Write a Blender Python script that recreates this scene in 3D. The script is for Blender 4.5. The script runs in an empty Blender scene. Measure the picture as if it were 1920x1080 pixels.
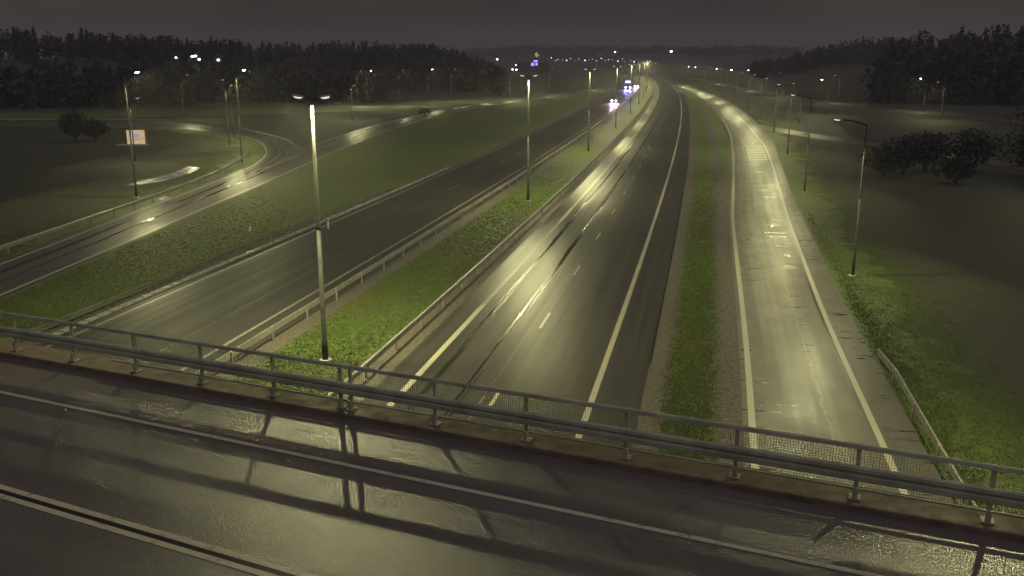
import bpy, math, random
import numpy as np
from mathutils import Vector, Matrix

random.seed(7)
rng = np.random.default_rng(7)
scene = bpy.context.scene
COL = scene.collection
R = math.radians

# ------------------------------------------------------------------ camera
CAM_Z = 13.6
cam_data = bpy.data.cameras.new("camera")
cam = bpy.data.objects.new("camera", cam_data)
COL.objects.link(cam)
cam.location = (0, 0, CAM_Z)
cam.rotation_euler = (R(90 - 14.258), 0, 0)
cam_data.sensor_width = 36.0
cam_data.lens = 36.0 * 1700 / 1920
cam_data.clip_start = 0.1
cam_data.clip_end = 9000
scene.camera = cam

# ------------------------------------------------------------------ night sky
world = bpy.data.worlds.new("World")
scene.world = world
world.use_nodes = True
wn, wl = world.node_tree.nodes, world.node_tree.links
wn.clear()
w_out = wn.new("ShaderNodeOutputWorld")
w_bg = wn.new("ShaderNodeBackground")
w_tc = wn.new("ShaderNodeTexCoord")
w_map = wn.new("ShaderNodeMapping")
w_map.inputs["Scale"].default_value = (1.0, 1.0, 3.0)
w_no = wn.new("ShaderNodeTexNoise")
w_no.inputs["Scale"].default_value = 2.2
w_no.inputs["Detail"].default_value = 5
w_no.inputs["Roughness"].default_value = 0.55
w_rp = wn.new("ShaderNodeValToRGB")
w_rp.color_ramp.elements[0].position = 0.3
w_rp.color_ramp.elements[0].color = (0.0120, 0.0104, 0.0092, 1)
w_rp.color_ramp.elements[1].position = 0.72
w_rp.color_ramp.elements[1].color = (0.0400, 0.0340, 0.0235, 1)
wl.new(w_tc.outputs["Generated"], w_map.inputs["Vector"])
wl.new(w_map.outputs["Vector"], w_no.inputs["Vector"])
wl.new(w_no.outputs["Fac"], w_rp.inputs["Fac"])
wl.new(w_rp.outputs["Color"], w_bg.inputs["Color"])
w_bg.inputs["Strength"].default_value = 1.38
wl.new(w_bg.outputs["Background"], w_out.inputs["Surface"])

# overcast night glow plus added fill: one very soft sun lifting the darks
sun_d = bpy.data.lights.new("night_fill", 'SUN')
sun_d.energy = 0.80
sun_d.angle = R(100)
sun_d.color = (0.93, 0.83, 1.0)
sun = bpy.data.objects.new("night_fill", sun_d)
COL.objects.link(sun)
sun.rotation_euler = (R(28), 0, R(20))

scene.view_settings.view_transform = 'Standard'
scene.view_settings.look = 'None'
scene.view_settings.gamma = 1.0
scene.view_settings.use_curve_mapping = False
scene.view_settings.exposure = 0.0
scene.render.engine = 'CYCLES'
try:
    scene.cycles.sample_clamp_indirect = 4.0
    scene.cycles.sample_clamp_direct = 0.0
    scene.cycles.max_bounces = 4
    scene.cycles.volume_bounces = 0
except Exception:
    pass

LAMP_COL = (1.0, 0.95, 0.45)
LAMP_W = 4800.0

# ------------------------------------------------------------------ materials
MATS = {}
def new_mat(name):
    m = bpy.data.materials.new(name)
    m.use_nodes = True
    MATS[name] = m
    nt = m.node_tree
    return m, nt.nodes, nt.links, nt.nodes["Principled BSDF"]

def math_node(n, l, op, a, b=None, c=None, clamp=False):
    k = n.new("ShaderNodeMath"); k.operation = op; k.use_clamp = clamp
    for i, v in enumerate((a, b, c)):
        if v is None: continue
        if isinstance(v, (int, float)): k.inputs[i].default_value = v
        else: l.new(v, k.inputs[i])
    return k.outputs[0]

def noise(n, l, vec, scale, detail=3, rough=0.55):
    k = n.new("ShaderNodeTexNoise")
    k.inputs["Scale"].default_value = scale
    k.inputs["Detail"].default_value = detail
    k.inputs["Roughness"].default_value = rough
    if vec is not None: l.new(vec, k.inputs["Vector"])
    return k.outputs["Fac"]

def mapped(n, l, src, scale):
    k = n.new("ShaderNodeMapping")
    k.inputs["Scale"].default_value = scale
    l.new(src, k.inputs["Vector"])
    return k.outputs["Vector"]

def ramp(n, l, fac, stops):
    k = n.new("ShaderNodeValToRGB")
    e = k.color_ramp.elements
    while len(e) < len(stops): e.new(0.5)
    for el, (p, c) in zip(e, stops):
        el.position = p
        el.color = (c[0], c[1], c[2], 1) if not isinstance(c, (int, float)) else (c, c, c, 1)
    l.new(fac, k.inputs["Fac"])
    return k.outputs["Color"]

def maprange(n, l, v, a, b, c, d):
    k = n.new("ShaderNodeMapRange")
    k.inputs[1].default_value, k.inputs[2].default_value = a, b
    k.inputs[3].default_value, k.inputs[4].default_value = c, d
    l.new(v, k.inputs[0])
    return k.outputs[0]

def bump(n, l, height, strength, dist, bsdf, prev=None):
    k = n.new("ShaderNodeBump")
    k.inputs["Strength"].default_value = strength
    k.inputs["Distance"].default_value = dist
    l.new(height, k.inputs["Height"])
    if prev is not None: l.new(prev, k.inputs["Normal"])
    l.new(k.outputs["Normal"], bsdf.inputs["Normal"])
    return k.outputs["Normal"]

def wet_asphalt(name, dark, light, r_lo, r_hi, grain=30.0, gdist=0.004, ruts=(), rut_w=0.2,
                ripple=0.0, patch=(0.35, 0.04), cross=False):
    """asphalt with a film of rain; UV is in metres (u across, v along)"""
    m, n, l, b = new_mat(name)
    uv = n.new("ShaderNodeUVMap").outputs["UV"]
    geo = n.new("ShaderNodeNewGeometry").outputs["Position"]
    fine = noise(n, l, geo, grain, 2, 0.6)
    broad = noise(n, l, mapped(n, l, uv, (patch[0], patch[1], 1)), 1.0, 5, 0.6)
    streak = noise(n, l, mapped(n, l, uv, (2.2, 0.03, 1)), 1.0, 3, 0.6)
    mixv = math_node(n, l, 'ADD', math_node(n, l, 'MULTIPLY', broad, 0.5), math_node(n, l, 'MULTIPLY', streak, 0.5))
    col = ramp(n, l, math_node(n, l, 'ADD', math_node(n, l, 'MULTIPLY', fine, 0.55), math_node(n, l, 'MULTIPLY', mixv, 0.45)),
               [(0.3, dark), (0.7, light)])
    rough = maprange(n, l, mixv, 0.36, 0.64, r_lo, r_hi)
    gst = 1.0
    if ruts:
        u = n.new("ShaderNodeSeparateXYZ"); l.new(uv, u.inputs[0])
        wob = math_node(n, l, 'MULTIPLY', math_node(n, l, 'SUBTRACT', noise(n, l, mapped(n, l, uv, (0.0, 0.6, 1)), 1.0, 4), 0.5), 0.22)
        best = None
        for c in ruts:
            d = math_node(n, l, 'ABSOLUTE', math_node(n, l, 'SUBTRACT', math_node(n, l, 'ADD', u.outputs[0], wob), c))
            best = d if best is None else math_node(n, l, 'MINIMUM', best, d)
        inr = maprange(n, l, best, rut_w * 0.55, rut_w, 1.0, 0.0)
        rag = maprange(n, l, noise(n, l, mapped(n, l, uv, (5.0, 0.05, 1)), 1.0, 3), 0.42, 0.56, 0.0, 1.0)
        inr = math_node(n, l, 'MULTIPLY', inr, rag)
        keep = math_node(n, l, 'SUBTRACT', 1.0, inr)
        rough = math_node(n, l, 'ADD', math_node(n, l, 'MULTIPLY', rough, keep), math_node(n, l, 'MULTIPLY', inr, 0.05))
        fine = math_node(n, l, 'MULTIPLY', fine, keep)
        mx = n.new("ShaderNodeMix"); mx.data_type = 'RGBA'
        l.new(inr, mx.inputs[0]); l.new(col, mx.inputs[6])
        mx.inputs[7].default_value = (0.012, 0.012, 0.011, 1)
        col = mx.outputs[2]
    if cross:   # still water lying in transverse hollows
        st = maprange(n, l, noise(n, l, mapped(n, l, uv, (0.42, 3.4, 1)), 1.0, 4, 0.62), 0.56, 0.66, 0.0, 1.0)
        zone = maprange(n, l, noise(n, l, mapped(n, l, uv, (0.30, 0.045, 1)), 1.0, 3, 0.6), 0.42, 0.54, 0.0, 1.0)
        wet = math_node(n, l, 'MULTIPLY', math_node(n, l, 'MULTIPLY', st, zone), 0.85)
        dry = math_node(n, l, 'SUBTRACT', 1.0, wet)
        rough = math_node(n, l, 'ADD', math_node(n, l, 'MULTIPLY', rough, dry), math_node(n, l, 'MULTIPLY', wet, 0.06))
        fine = math_node(n, l, 'MULTIPLY', fine, dry)
        mx = n.new("ShaderNodeMix"); mx.data_type = 'RGBA'
        l.new(wet, mx.inputs[0]); l.new(col, mx.inputs[6])
        mx.inputs[7].default_value = (0.016, 0.015, 0.014, 1)
        col = mx.outputs[2]
    l.new(col, b.inputs["Base Color"])
    l.new(rough, b.inputs["Roughness"])
    b.inputs["IOR"].default_value = {"asphalt_deck": 1.52, "asphalt_oncoming": 1.27}.get(name, 1.38)
    nrm = bump(n, l, fine, gst, gdist, b)
    if ripple:
        rip = noise(n, l, mapped(n, l, uv, (0.35, 2.6, 1)), 1.0, 3, 0.5)
        bump(n, l, rip, 0.6, ripple, b, nrm)
    return m

wet_asphalt("asphalt_motorway", (0.019, 0.018, 0.017), (0.052, 0.048, 0.044), 0.29, 0.48, grain=26, gdist=0.006,
            ruts=(-7.0, -5.35), rut_w=0.19)
wet_asphalt("asphalt_oncoming", (0.018, 0.017, 0.017), (0.046, 0.043, 0.041), 0.38, 0.58, grain=26, gdist=0.007)
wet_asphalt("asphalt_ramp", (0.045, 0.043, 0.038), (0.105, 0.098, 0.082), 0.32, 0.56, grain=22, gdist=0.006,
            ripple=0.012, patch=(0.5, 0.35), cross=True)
wet_asphalt("asphalt_slip", (0.040, 0.038, 0.036), (0.090, 0.084, 0.075), 0.30, 0.54, grain=22, gdist=0.005,
            ruts=(2.05, 3.6), rut_w=0.28, patch=(0.4, 0.08))
wet_asphalt("asphalt_deck", (0.040, 0.035, 0.031), (0.155, 0.136, 0.112), 0.32, 0.41, grain=44, gdist=0.012, patch=(0.35, 0.2))
wet_asphalt("asphalt_path", (0.20, 0.19, 0.17), (0.36, 0.34, 0.31), 0.18, 0.34, grain=12, gdist=0.004, patch=(0.6, 0.6), ripple=0.008)

def plain(name, color, rough, metallic=0.0, var=0.0, nscale=3.0, bdist=0.0, spec=None):
    m, n, l, b = new_mat(name)
    b.inputs["Roughness"].default_value = rough
    b.inputs["Metallic"].default_value = metallic
    if spec is not None: b.inputs["Specular IOR Level"].default_value = spec
    geo = n.new("ShaderNodeNewGeometry").outputs["Position"]
    if var:
        f = noise(n, l, geo, nscale, 5, 0.65)
        lo = tuple(max(0, c * (1 - var)) for c in color); hi = tuple(min(1, c * (1 + var)) for c in color)
        l.new(ramp(n, l, f, [(0.3, lo), (0.7, hi)]), b.inputs["Base Color"])
        l.new(maprange(n, l, f, 0.3, 0.7, min(1, rough * 1.2), rough * 0.8), b.inputs["Roughness"])
        if bdist: bump(n, l, noise(n, l, geo, nscale * 7, 3), 0.6, bdist, b)
    else:
        b.inputs["Base Color"].default_value = (*color, 1)
    return m

def paint_mat(name, color, worn):
    m, n, l, b = new_mat(name)
    geo = n.new("ShaderNodeNewGeometry").outputs["Position"]
    f = noise(n, l, geo, 3.5, 6, 0.75)
    g2 = noise(n, l, geo, 30, 2, 0.6)
    s = math_node(n, l, 'ADD', math_node(n, l, 'MULTIPLY', f, 0.7), math_node(n, l, 'MULTIPLY', g2, 0.3))
    l.new(ramp(n, l, s, [(worn - 0.06, (0.09, 0.085, 0.07)), (worn + 0.06, color)]), b.inputs["Base Color"])
    b.inputs["Roughness"].default_value = 0.42
    bump(n, l, g2, 0.5, 0.003, b)
    return m

paint_mat("road_paint", (0.33, 0.31, 0.225), 0.36)
paint_mat("faded_paint", (0.24, 0.225, 0.165), 0.47)
paint_mat("deck_paint", (0.44, 0.41, 0.25), 0.40)
plain("seam", (0.10, 0.095, 0.075), 0.45, var=0.4, nscale=4)
plain("tar_joint", (0.012, 0.012, 0.012), 0.3)
plain("galvanised", (0.27, 0.265, 0.225), 0.5, 0.3, var=0.25, nscale=2.5)
plain("dark_steel", (0.075, 0.075, 0.062), 0.6, 0.1, var=0.3, nscale=1.5)
plain("rail_steel", (0.26, 0.265, 0.18), 0.7, 0.0, var=0.3, nscale=1.5)
plain("lamp_pole", (0.022, 0.021, 0.020), 0.9, 0.0, var=0.15, nscale=3)
plain("housing", (0.20, 0.20, 0.20), 0.45)
plain("wire", (0.20, 0.20, 0.17), 0.5, 0.5)
plain("concrete_kerb", (0.092, 0.066, 0.040), 0.85, var=0.35, nscale=2.5, bdist=0.006)
plain("concrete", (0.30, 0.29, 0.26), 0.7, var=0.3, nscale=1.2, bdist=0.01)
plain("gutter_slab", (0.26, 0.25, 0.22), 0.27, var=0.2, nscale=2)
plain("white_box", (0.75, 0.72, 0.66), 0.4, var=0.1)
plain("gravel", (0.068, 0.059, 0.044), 0.75, var=0.55, nscale=5, bdist=0.03)
plain("bark", (0.05, 0.04, 0.03), 0.9, var=0.3)
plain("leaf_dark", (0.026, 0.028, 0.024), 0.75, var=0.5, nscale=0.4)
plain("leaf_far", (0.033, 0.032, 0.040), 0.8, var=0.5, nscale=0.15)
plain("car_dark", (0.02, 0.02, 0.022), 0.2, 0.3)
plain("car_paint", (0.10, 0.10, 0.11), 0.25, 0.4)
plain("truck_paint", (0.25, 0.25, 0.30), 0.35)
plain("window_glass", (0.01, 0.01, 0.012), 0.05)
plain("tyre", (0.02, 0.02, 0.02), 0.8)
plain("wall_pale", (0.35, 0.33, 0.30), 0.7, var=0.2)
plain("roof_dark", (0.06, 0.055, 0.05), 0.7)
plain("sign_back", (0.30, 0.12, 0.05), 0.6, var=0.2)

def grass_mat(name, stops, rough=0.6, tuft=False):
    m, n, l, b = new_mat(name)
    geo = n.new("ShaderNodeNewGeometry").outputs["Position"]
    a = noise(n, l, geo, 0.09, 5, 0.6)
    c = noise(n, l, geo, 0.9, 4, 0.7)
    d = noise(n, l, geo, 9.0, 3, 0.7)
    s = math_node(n, l, 'ADD', math_node(n, l, 'ADD', math_node(n, l, 'MULTIPLY', a, 0.42), math_node(n, l, 'MULTIPLY', c, 0.33)),
                  math_node(n, l, 'MULTIPLY', d, 0.25))
    l.new(ramp(n, l, s, stops), b.inputs["Base Color"])
    b.inputs["Roughness"].default_value = rough
    b.inputs["Specular IOR Level"].default_value = 0.25
    if not tuft:
        nr = bump(n, l, d, 0.9, 0.05, b)
        bump(n, l, c, 0.8, 0.25, b, nr)
    return m
GR = [(0.32, (0.094, 0.078, 0.040)), (0.43, (0.078, 0.090, 0.026)), (0.55, (0.062, 0.096, 0.022)), (0.68, (0.090, 0.118, 0.030))]
grass_mat("grass_ground", GR)
grass_mat("grass_blade", [(p, tuple(v * 1.08 for v in c)) for p, c in GR], 0.6, True)

grass_mat("dimmed_field", [(0.36, (0.052, 0.046, 0.040)), (0.5, (0.044, 0.048, 0.028)), (0.66, (0.062, 0.068, 0.030))], 0.8)  # grass colour darkened to stand for ground beyond the lamps' reach
def fade_field():
    """lamplit grass tone fading into the darkened field where its UV u falls to 0"""
    grass_mat("verge_fade", GR)
    m = MATS["verge_fade"]; n, l = m.node_tree.nodes, m.node_tree.links
    b = n["Principled BSDF"]; out = n["Material Output"]
    uv = n.new("ShaderNodeSeparateXYZ"); l.new(n.new("ShaderNodeUVMap").outputs["UV"], uv.inputs[0])
    geo = n.new("ShaderNodeNewGeometry").outputs["Position"]
    f = math_node(n, l, 'ADD', uv.outputs[0], math_node(n, l, 'MULTIPLY', math_node(n, l, 'SUBTRACT', noise(n, l, geo, 0.25, 6, 0.7), 0.5), 1.0))
    a = maprange(n, l, f, 0.30, 0.72, 0.0, 1.0)
    tr = n.new("ShaderNodeBsdfTransparent"); mx = n.new("ShaderNodeMixShader")
    l.new(a, mx.inputs[0]); l.new(tr.outputs[0], mx.inputs[1]); l.new(b.outputs[0], mx.inputs[2]); l.new(mx.outputs[0], out.inputs["Surface"])
fade_field()
grass_mat("dark_blade", [(0.36, (0.044, 0.040, 0.034)), (0.5, (0.040, 0.044, 0.024)), (0.66, (0.060, 0.064, 0.030))], 0.8, True)

def emit(name, color, strength):
    m, n, l, b = new_mat(name)
    b.inputs["Base Color"].default_value = (0.4, 0.4, 0.4, 1)
    b.inputs["Emission Color"].default_value = (*color, 1)
    b.inputs["Emission Strength"].default_value = strength
    b.inputs["Roughness"].default_value = 0.3
    return m
emit("lamp_lens", (1.0, 0.95, 0.82), 0.8)
emit("lamp_lens_bright", (0.85, 0.90, 1.0), 60.0)
emit("far_lamp", (0.85, 0.88, 1.0), 9.0)
emit("far_lamp_dim", (1.0, 0.9, 0.75), 1.6)
emit("headlight_pink", (1.0, 0.72, 1.0), 60.0)
emit("headlight_blue", (0.50, 0.42, 1.0), 60.0)
emit("glow_pink", (1.0, 0.40, 0.95), 0.95)  # emissive colour for the glare halo around headlights
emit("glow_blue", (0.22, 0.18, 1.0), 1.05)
emit("violet_sign", (0.26, 0.16, 1.0), 3.2)
emit("yellow_sign", (1.0, 0.70, 0.35), 0.35)
emit("truck_sign", (0.45, 0.38, 1.0), 5.0)

def backlit_sign():
    m, n, l, b = new_mat("backlit_panel")
    geo = n.new("ShaderNodeTexCoord").outputs["Object"]
    f = noise(n, l, geo, 1.6, 4)
    c = ramp(n, l, f, [(0.3, (0.80, 0.55, 0.28)), (0.7, (0.95, 0.80, 0.55))])
    l.new(c, b.inputs["Emission Color"])
    l.new(c, b.inputs["Base Color"])
    b.inputs["Emission Strength"].default_value = 0.42
backlit_sign()
emit("sign_emblem", (0.55, 0.60, 0.72), 0.42)
emit("sign_stripe", (0.50, 0.40, 0.18), 0.25)

# ------------------------------------------------------------------ mesh helpers
class MB:
    def __init__(s):
        s.v, s.f, s.uv = [], [], None
    def box(s, c, size, M=None):
        cx, cy, cz = c; x, y, z = (d / 2 for d in size)
        i = len(s.v)
        for dz in (-z, z):
            for dx, dy in ((-x, -y), (x, -y), (x, y), (-x, y)):
                p = Vector((cx + dx, cy + dy, cz + dz))
                s.v.append(tuple(M @ p) if M else tuple(p))
        for q in ((3, 2, 1, 0), (4, 5, 6, 7), (0, 1, 5, 4), (1, 2, 6, 5), (2, 3, 7, 6), (3, 0, 4, 7)):
            s.f.append(tuple(i + k for k in q))
        return s
    def tube(s, pts, rads, seg=10, caps=True):
        i0 = len(s.v); n = len(pts)
        for k, (p, r) in enumerate(zip(pts, rads)):
            p = Vector(p)
            d = (Vector(pts[min(k + 1, n - 1)]) - Vector(pts[max(k - 1, 0)]))
            d.normalize()
            a = d.cross(Vector((0, 0, 1)))
            if a.length < 1e-3: a = Vector((1, 0, 0))
            a.normalize(); b = d.cross(a)
            for j in range(seg):
                t = 2 * math.pi * j / seg
                s.v.append(tuple(p + (a * math.cos(t) + b * math.sin(t)) * r))
        for k in range(n - 1):
            for j in range(seg):
                a0 = i0 + k * seg + j; a1 = i0 + k * seg + (j + 1) % seg
                s.f.append((a0, a1, a1 + seg, a0 + seg))
        if caps:
            s.f.append(tuple(i0 + j for j in reversed(range(seg))))
            s.f.append(tuple(i0 + (n - 1) * seg + j for j in range(seg)))
        return s
    def extrude(s, prof, x0, x1, closed=True):
        """profile of (y,z) pairs swept along local x"""
        i = len(s.v); n = len(prof)
        for x in (x0, x1):
            for y, z in prof: s.v.append((x, y, z))
        rg = range(n) if closed else range(n - 1)
        for k in rg:
            k2 = (k + 1) % n
            s.f.append((i + k, i + k2, i + n + k2, i + n + k))
        if closed:
            s.f.append(tuple(i + k for k in reversed(range(n)))); s.f.append(tuple(i + n + k for k in range(n)))
        return s
    def mesh(s, name, mat, smooth=False):
        me = bpy.data.meshes.new(name)
        me.from_pydata(s.v, [], s.f)
        me.materials.append(MATS[mat])
        if smooth:
            me.polygons.foreach_set("use_smooth", [True] * len(me.polygons))
        me.update()
        return me
    def build(s, name, mat, parent=None, smooth=False):
        return link(name, s.mesh(name, mat, smooth), parent)

def link(name, me, parent=None, loc=None, rz=None):
    o = bpy.data.objects.new(name, me)
    COL.objects.link(o)
    if parent is not None: o.parent = parent
    if loc is not None: o.location = loc
    if rz is not None: o.rotation_euler = (0, 0, rz)
    return o

def tag(o, label=None, cat=None, group=None, kind=None):
    if label: o["label"] = label
    if cat: o["category"] = cat
    if group: o["group"] = group
    if kind: o["kind"] = kind
    return o

def empty(name, loc=(0, 0, 0), rz=0.0):
    o = bpy.data.objects.new(name, None)
    o.empty_display_size = 0.2
    COL.objects.link(o)
    o.location = loc
    o.rotation_euler = (0, 0, rz)
    return o

def tri_mesh(name, verts, mat):
    """independent triangles from an (n*3,3) array"""
    nv = len(verts); nt = nv // 3
    me = bpy.data.meshes.new(name)
    me.vertices.add(nv); me.vertices.foreach_set("co", np.asarray(verts, dtype=np.float32).ravel())
    me.loops.add(nv); me.loops.foreach_set("vertex_index", np.arange(nv, dtype=np.int32))
    me.polygons.add(nt)
    me.polygons.foreach_set("loop_start", np.arange(0, nv, 3, dtype=np.int32))
    me.polygons.foreach_set("loop_total", np.full(nt, 3, dtype=np.int32))
    me.materials.append(MATS[mat])
    me.update(calc_edges=True)
    return me

# ------------------------------------------------------------------ alignment of the motorway
def axis_x(t): return -8.46167e-05 * t * t + 0.222375 * t - 4.38185
def axis_d(t): return -2 * 8.46167e-05 * t + 0.222375
def M(t, o):
    """point at station t, o metres right of the right carriageway's outer edge line"""
    d = axis_d(t); k = math.hypot(1, d)
    return (axis_x(t) + o / k, t - o * d / k)

def lerp_tab(tab, t):
    if t <= tab[0][0]: return tab[0][1]
    for (a, va), (b, vb) in zip(tab, tab[1:]):
        if t <= b:
            k = (t - a) / (b - a)
            return va + (vb - va) * k
    return tab[-1][1]

def smooth_tab(tab, t, w=6.0):
    return sum(lerp_tab(tab, t + d * w) for d in (-1, -0.5, 0, 0.5, 1)) / 5

def stations(t0, t1, near=2.0, grow=0.02):
    out = [t0]
    while out[-1] < t1:
        out.append(min(t1, out[-1] + max(near, out[-1] * grow)))
    return out

def strip(name, left, right, z, mat, parent=None, us=None, kind=None, vs=None, nx=1):
    """ribbon between two lists of xy points; UV in metres"""
    n = len(left)
    verts, faces = [], []
    uvs = []
    v = 0.0
    for i in range(n):
        if i: v += math.dist(left[i], left[i - 1])
        vv = vs[i] if vs else v
        w = math.dist(left[i], right[i])
        u0, u1 = us if us else (0.0, w)
        for j in range(nx + 1):
            k = j / nx
            verts.append((left[i][0] + (right[i][0] - left[i][0]) * k, left[i][1] + (right[i][1] - left[i][1]) * k, z))
            uvs.append((u0 + (u1 - u0) * k, vv))
    for i in range(n - 1):
        for j in range(nx):
            a = i * (nx + 1) + j
            faces.append((a, a + 1, a + nx + 2, a + nx + 1))
    me = bpy.data.meshes.new(name)
    me.from_pydata(verts, [], faces)
    lay = me.uv_layers.new(name="UVMap")
    data = np.zeros(len(me.loops) * 2, dtype=np.float32)
    for li, lp in enumerate(me.loops):
        data[2 * li], data[2 * li + 1] = uvs[lp.vertex_index]
    lay.data.foreach_set("uv", data)
    me.materials.append(MATS[mat])
    me.update()
    o = link(name, me, parent)
    if kind: o["kind"] = kind
    return o

def mstrip(name, t0, t1, o0, o1, z, mat, parent=None, kind=None, near=2.0):
    ts = stations(t0, t1, near)
    f0 = o0 if callable(o0) else (lambda t: o0)
    f1 = o1 if callable(o1) else (lambda t: o1)
    us = None if callable(o0) or callable(o1) else (o0, o1)
    return strip(name, [M(t, f0(t)) for t in ts], [M(t, f1(t)) for t in ts], z, mat, parent, us=us, kind=kind, vs=ts)

def catmull(pts, step=2.0):
    P = [Vector((*p, 0)) for p in pts]
    P = [P[0] * 2 - P[1]] + P + [P[-1] * 2 - P[-2]]
    out = []
    for i in range(1, len(P) - 2):
        n = max(2, int((P[i + 1] - P[i]).length / step))
        for k in range(n):
            t = k / n
            a, b, c, d = P[i - 1], P[i], P[i + 1], P[i + 2]
            q = 0.5 * ((2 * b) + (c - a) * t + (2 * a - 5 * b + 4 * c - d) * t * t + (3 * b - a - 3 * c + d) * t ** 3)
            out.append((q.x, q.y))
    out.append((P[-2].x, P[-2].y))
    return out

def offset_path(path, d):
    out = []
    for i, p in enumerate(path):
        a = path[max(0, i - 1)]; b = path[min(len(path) - 1, i + 1)]
        dx, dy = b[0] - a[0], b[1] - a[1]
        k = math.hypot(dx, dy) or 1
        out.append((p[0] + d * dy / k, p[1] - d * dx / k))
    return out

def resample(path, n):
    L = [0.0]
    for a, b in zip(path, path[1:]): L.append(L[-1] + math.dist(a, b))
    out = []
    j = 0
    for i in range(n):
        s = L[-1] * i / (n - 1)
        while j < len(L) - 2 and L[j + 1] < s: j += 1
        k = (s - L[j]) / max(1e-6, L[j + 1] - L[j])
        out.append((path[j][0] + (path[j + 1][0] - path[j][0]) * k, path[j][1] + (path[j + 1][1] - path[j][1]) * k))
    return out

# ------------------------------------------------------------------ ground and hills
def sstep(a, b, x):
    t = max(0.0, min(1.0, (x - a) / (b - a)))
    return t * t * (3 - 2 * t)

def terrain(x, y):
    r = math.hypot(x, y)
    az = math.degrees(math.atan2(x, y))
    z = 0.0
    if y > 0:
        wl_ = sstep(1.0, -5.0, az)
        z += wl_ * 7.5 * sstep(300, 440, r)
        z += sstep(-12, -24, az) * 5.0 * sstep(300, 430, r)
        wr = sstep(19.5, 23.5, az)
        z += wr * 8.0 * sstep(300, 420, r) + sstep(15.0, 20.0, az) * (1 - wr) * 8.0 * sstep(440, 600, r)
        wc = 1 - wl_ - sstep(15, 20, az)
        z += max(0, wc) * 17 * sstep(1250, 1900, r)
    return z

gv, gf = [], []
rings = [2, 15, 30, 50, 80, 120, 170, 220, 260, 290, 320, 350, 380, 410, 450, 500, 560, 640, 740, 880, 1050, 1250, 1450, 1650, 1900, 2300, 2900]
NA = 144
for r in rings:
    for a in range(NA):
        an = 2 * math.pi * a / NA
        x, y = r * math.sin(an), r * math.cos(an)
        gv.append((x, y, terrain(x, y) - 0.03))
for i in range(len(rings) - 1):
    for a in range(NA):
        b = (a + 1) % NA
        gf.append((i * NA + a, (i + 1) * NA + a, (i + 1) * NA + b, i * NA + b))
gf.append(tuple(range(NA)))
g = MB(); g.v, g.f = gv, gf
go = g.build("ground", "dimmed_field", smooth=True)
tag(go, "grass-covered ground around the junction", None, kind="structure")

# ------------------------------------------------------------------ motorway
FAR = 1600
for (t1, a, b, lab) in ((900, -17.4, -8.8, "bright grass median between the carriageways"), (520, 1.5, 8.6, "bright grass strip between carriageway and ramp")):
    tag(mstrip("bright_verge", 3, t1, a, b, -0.022, "grass_ground"), lab, None, kind="structure")  # brighter copy of the grass tone laid over the darkened ground
tag(mstrip("gravel_verge_median", 5, 700, -10.9, -8.6, -0.012, "gravel"), kind="structure")
tag(mstrip("gravel_verge_median", 5, 700, -17.6, -15.5, -0.012, "gravel"), kind="structure")
tag(mstrip("gravel_verge", 5, 480, 1.9, 3.0, -0.012, "gravel"), kind="structure")
tag(mstrip("gravel_verge", 5, 330, lambda t: smooth_tab(RAMP_L, t) - 1.7 if False else 5.0, 6.4, -0.014, "gravel"), kind="structure")
tag(mstrip("gravel_verge", 5, 400, -28.6, -27.3, -0.012, "gravel"), kind="structure")

road_r = tag(mstrip("motorway_outbound", 2, FAR, -9.2, 2.0, 0.0, "asphalt_motorway"), "wet outbound motorway carriageway with two lanes", None, kind="structure")
road_l = tag(mstrip("motorway_oncoming", 2, FAR, -27.4, -16.9, 0.0, "asphalt_oncoming"), "dark wet oncoming motorway carriageway", None, kind="structure")

ZP = 0.006
mstrip("edge_line", 20, 900, -0.13, 0.13, ZP, "road_paint", road_r)
mstrip("edge_line", 20, 48, -8.03, -7.75, ZP, "road_paint", road_r)
mstrip("edge_line", 75, 900, -8.0, -7.76, ZP, "road_paint", road_r)
# ribbed part of the inner edge line: raised cross bars
k = 0
t = 48.2
bar = MB().box((0, 0, 0.006), (0.26, 0.24, 0.012)).mesh("line_rib", "road_paint")
while t < 75:
    x, y = M(t, -7.88)
    link("line_rib", bar, road_r, (x, y, 0.001), -math.atan(axis_d(t)))
    t += 0.47
def dashes(parent, o, t0, t1, length=3.0, pitch=12.0, w=0.08, mat="road_paint"):
    t = t0
    while t < t1:
        mstrip("lane_dash", t, t + length * 0.975, o - w, o + w, ZP, mat, parent, near=3)
        t += pitch * 0.985
dashes(road_r, -3.92, 32.4, 420, mat="road_paint")
mstrip("road_seam", 34.5, 56, -4.42, -4.36, ZP - 0.002, "seam", road_r)
mstrip("road_seam", 20, 36.5, -4.44, -4.36, ZP - 0.002, "faded_paint", road_r)
dashes(road_l, -22.3, 92, 420, w=0.07, mat="faded_paint")
mstrip("edge_line", 20, 900, -26.85, -26.62, ZP, "faded_paint", road_l)
mstrip("edge_line", 20, 900, -18.55, -18.35, ZP, "faded_paint", road_l)
mstrip("tar_joint", 25, 300, -21.0, -20.93, ZP - 0.002, "tar_joint", road_l)
mstrip("tar_joint", 40, 150, 1.95, 2.06, ZP - 0.002, "tar_joint", road_r)

# shiny gutter slabs along the outer edge of the oncoming carriageway
gut = MB().box((0, 0, 0.0), (0.86, 0.42, 0.06)).mesh("gutter_slab", "gutter_slab")
t = 38.0
while t < 110:
    x, y = M(t, -27.75)
    o = link("gutter_slab", gut, road_l, (x, y, 0.015), math.pi / 2 - math.atan(axis_d(t)))
    o.rotation_euler = (rng.normal(0, 0.010), rng.normal(0, 0.010), math.pi / 2 - math.atan(axis_d(t)))
    t += 0.97

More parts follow.
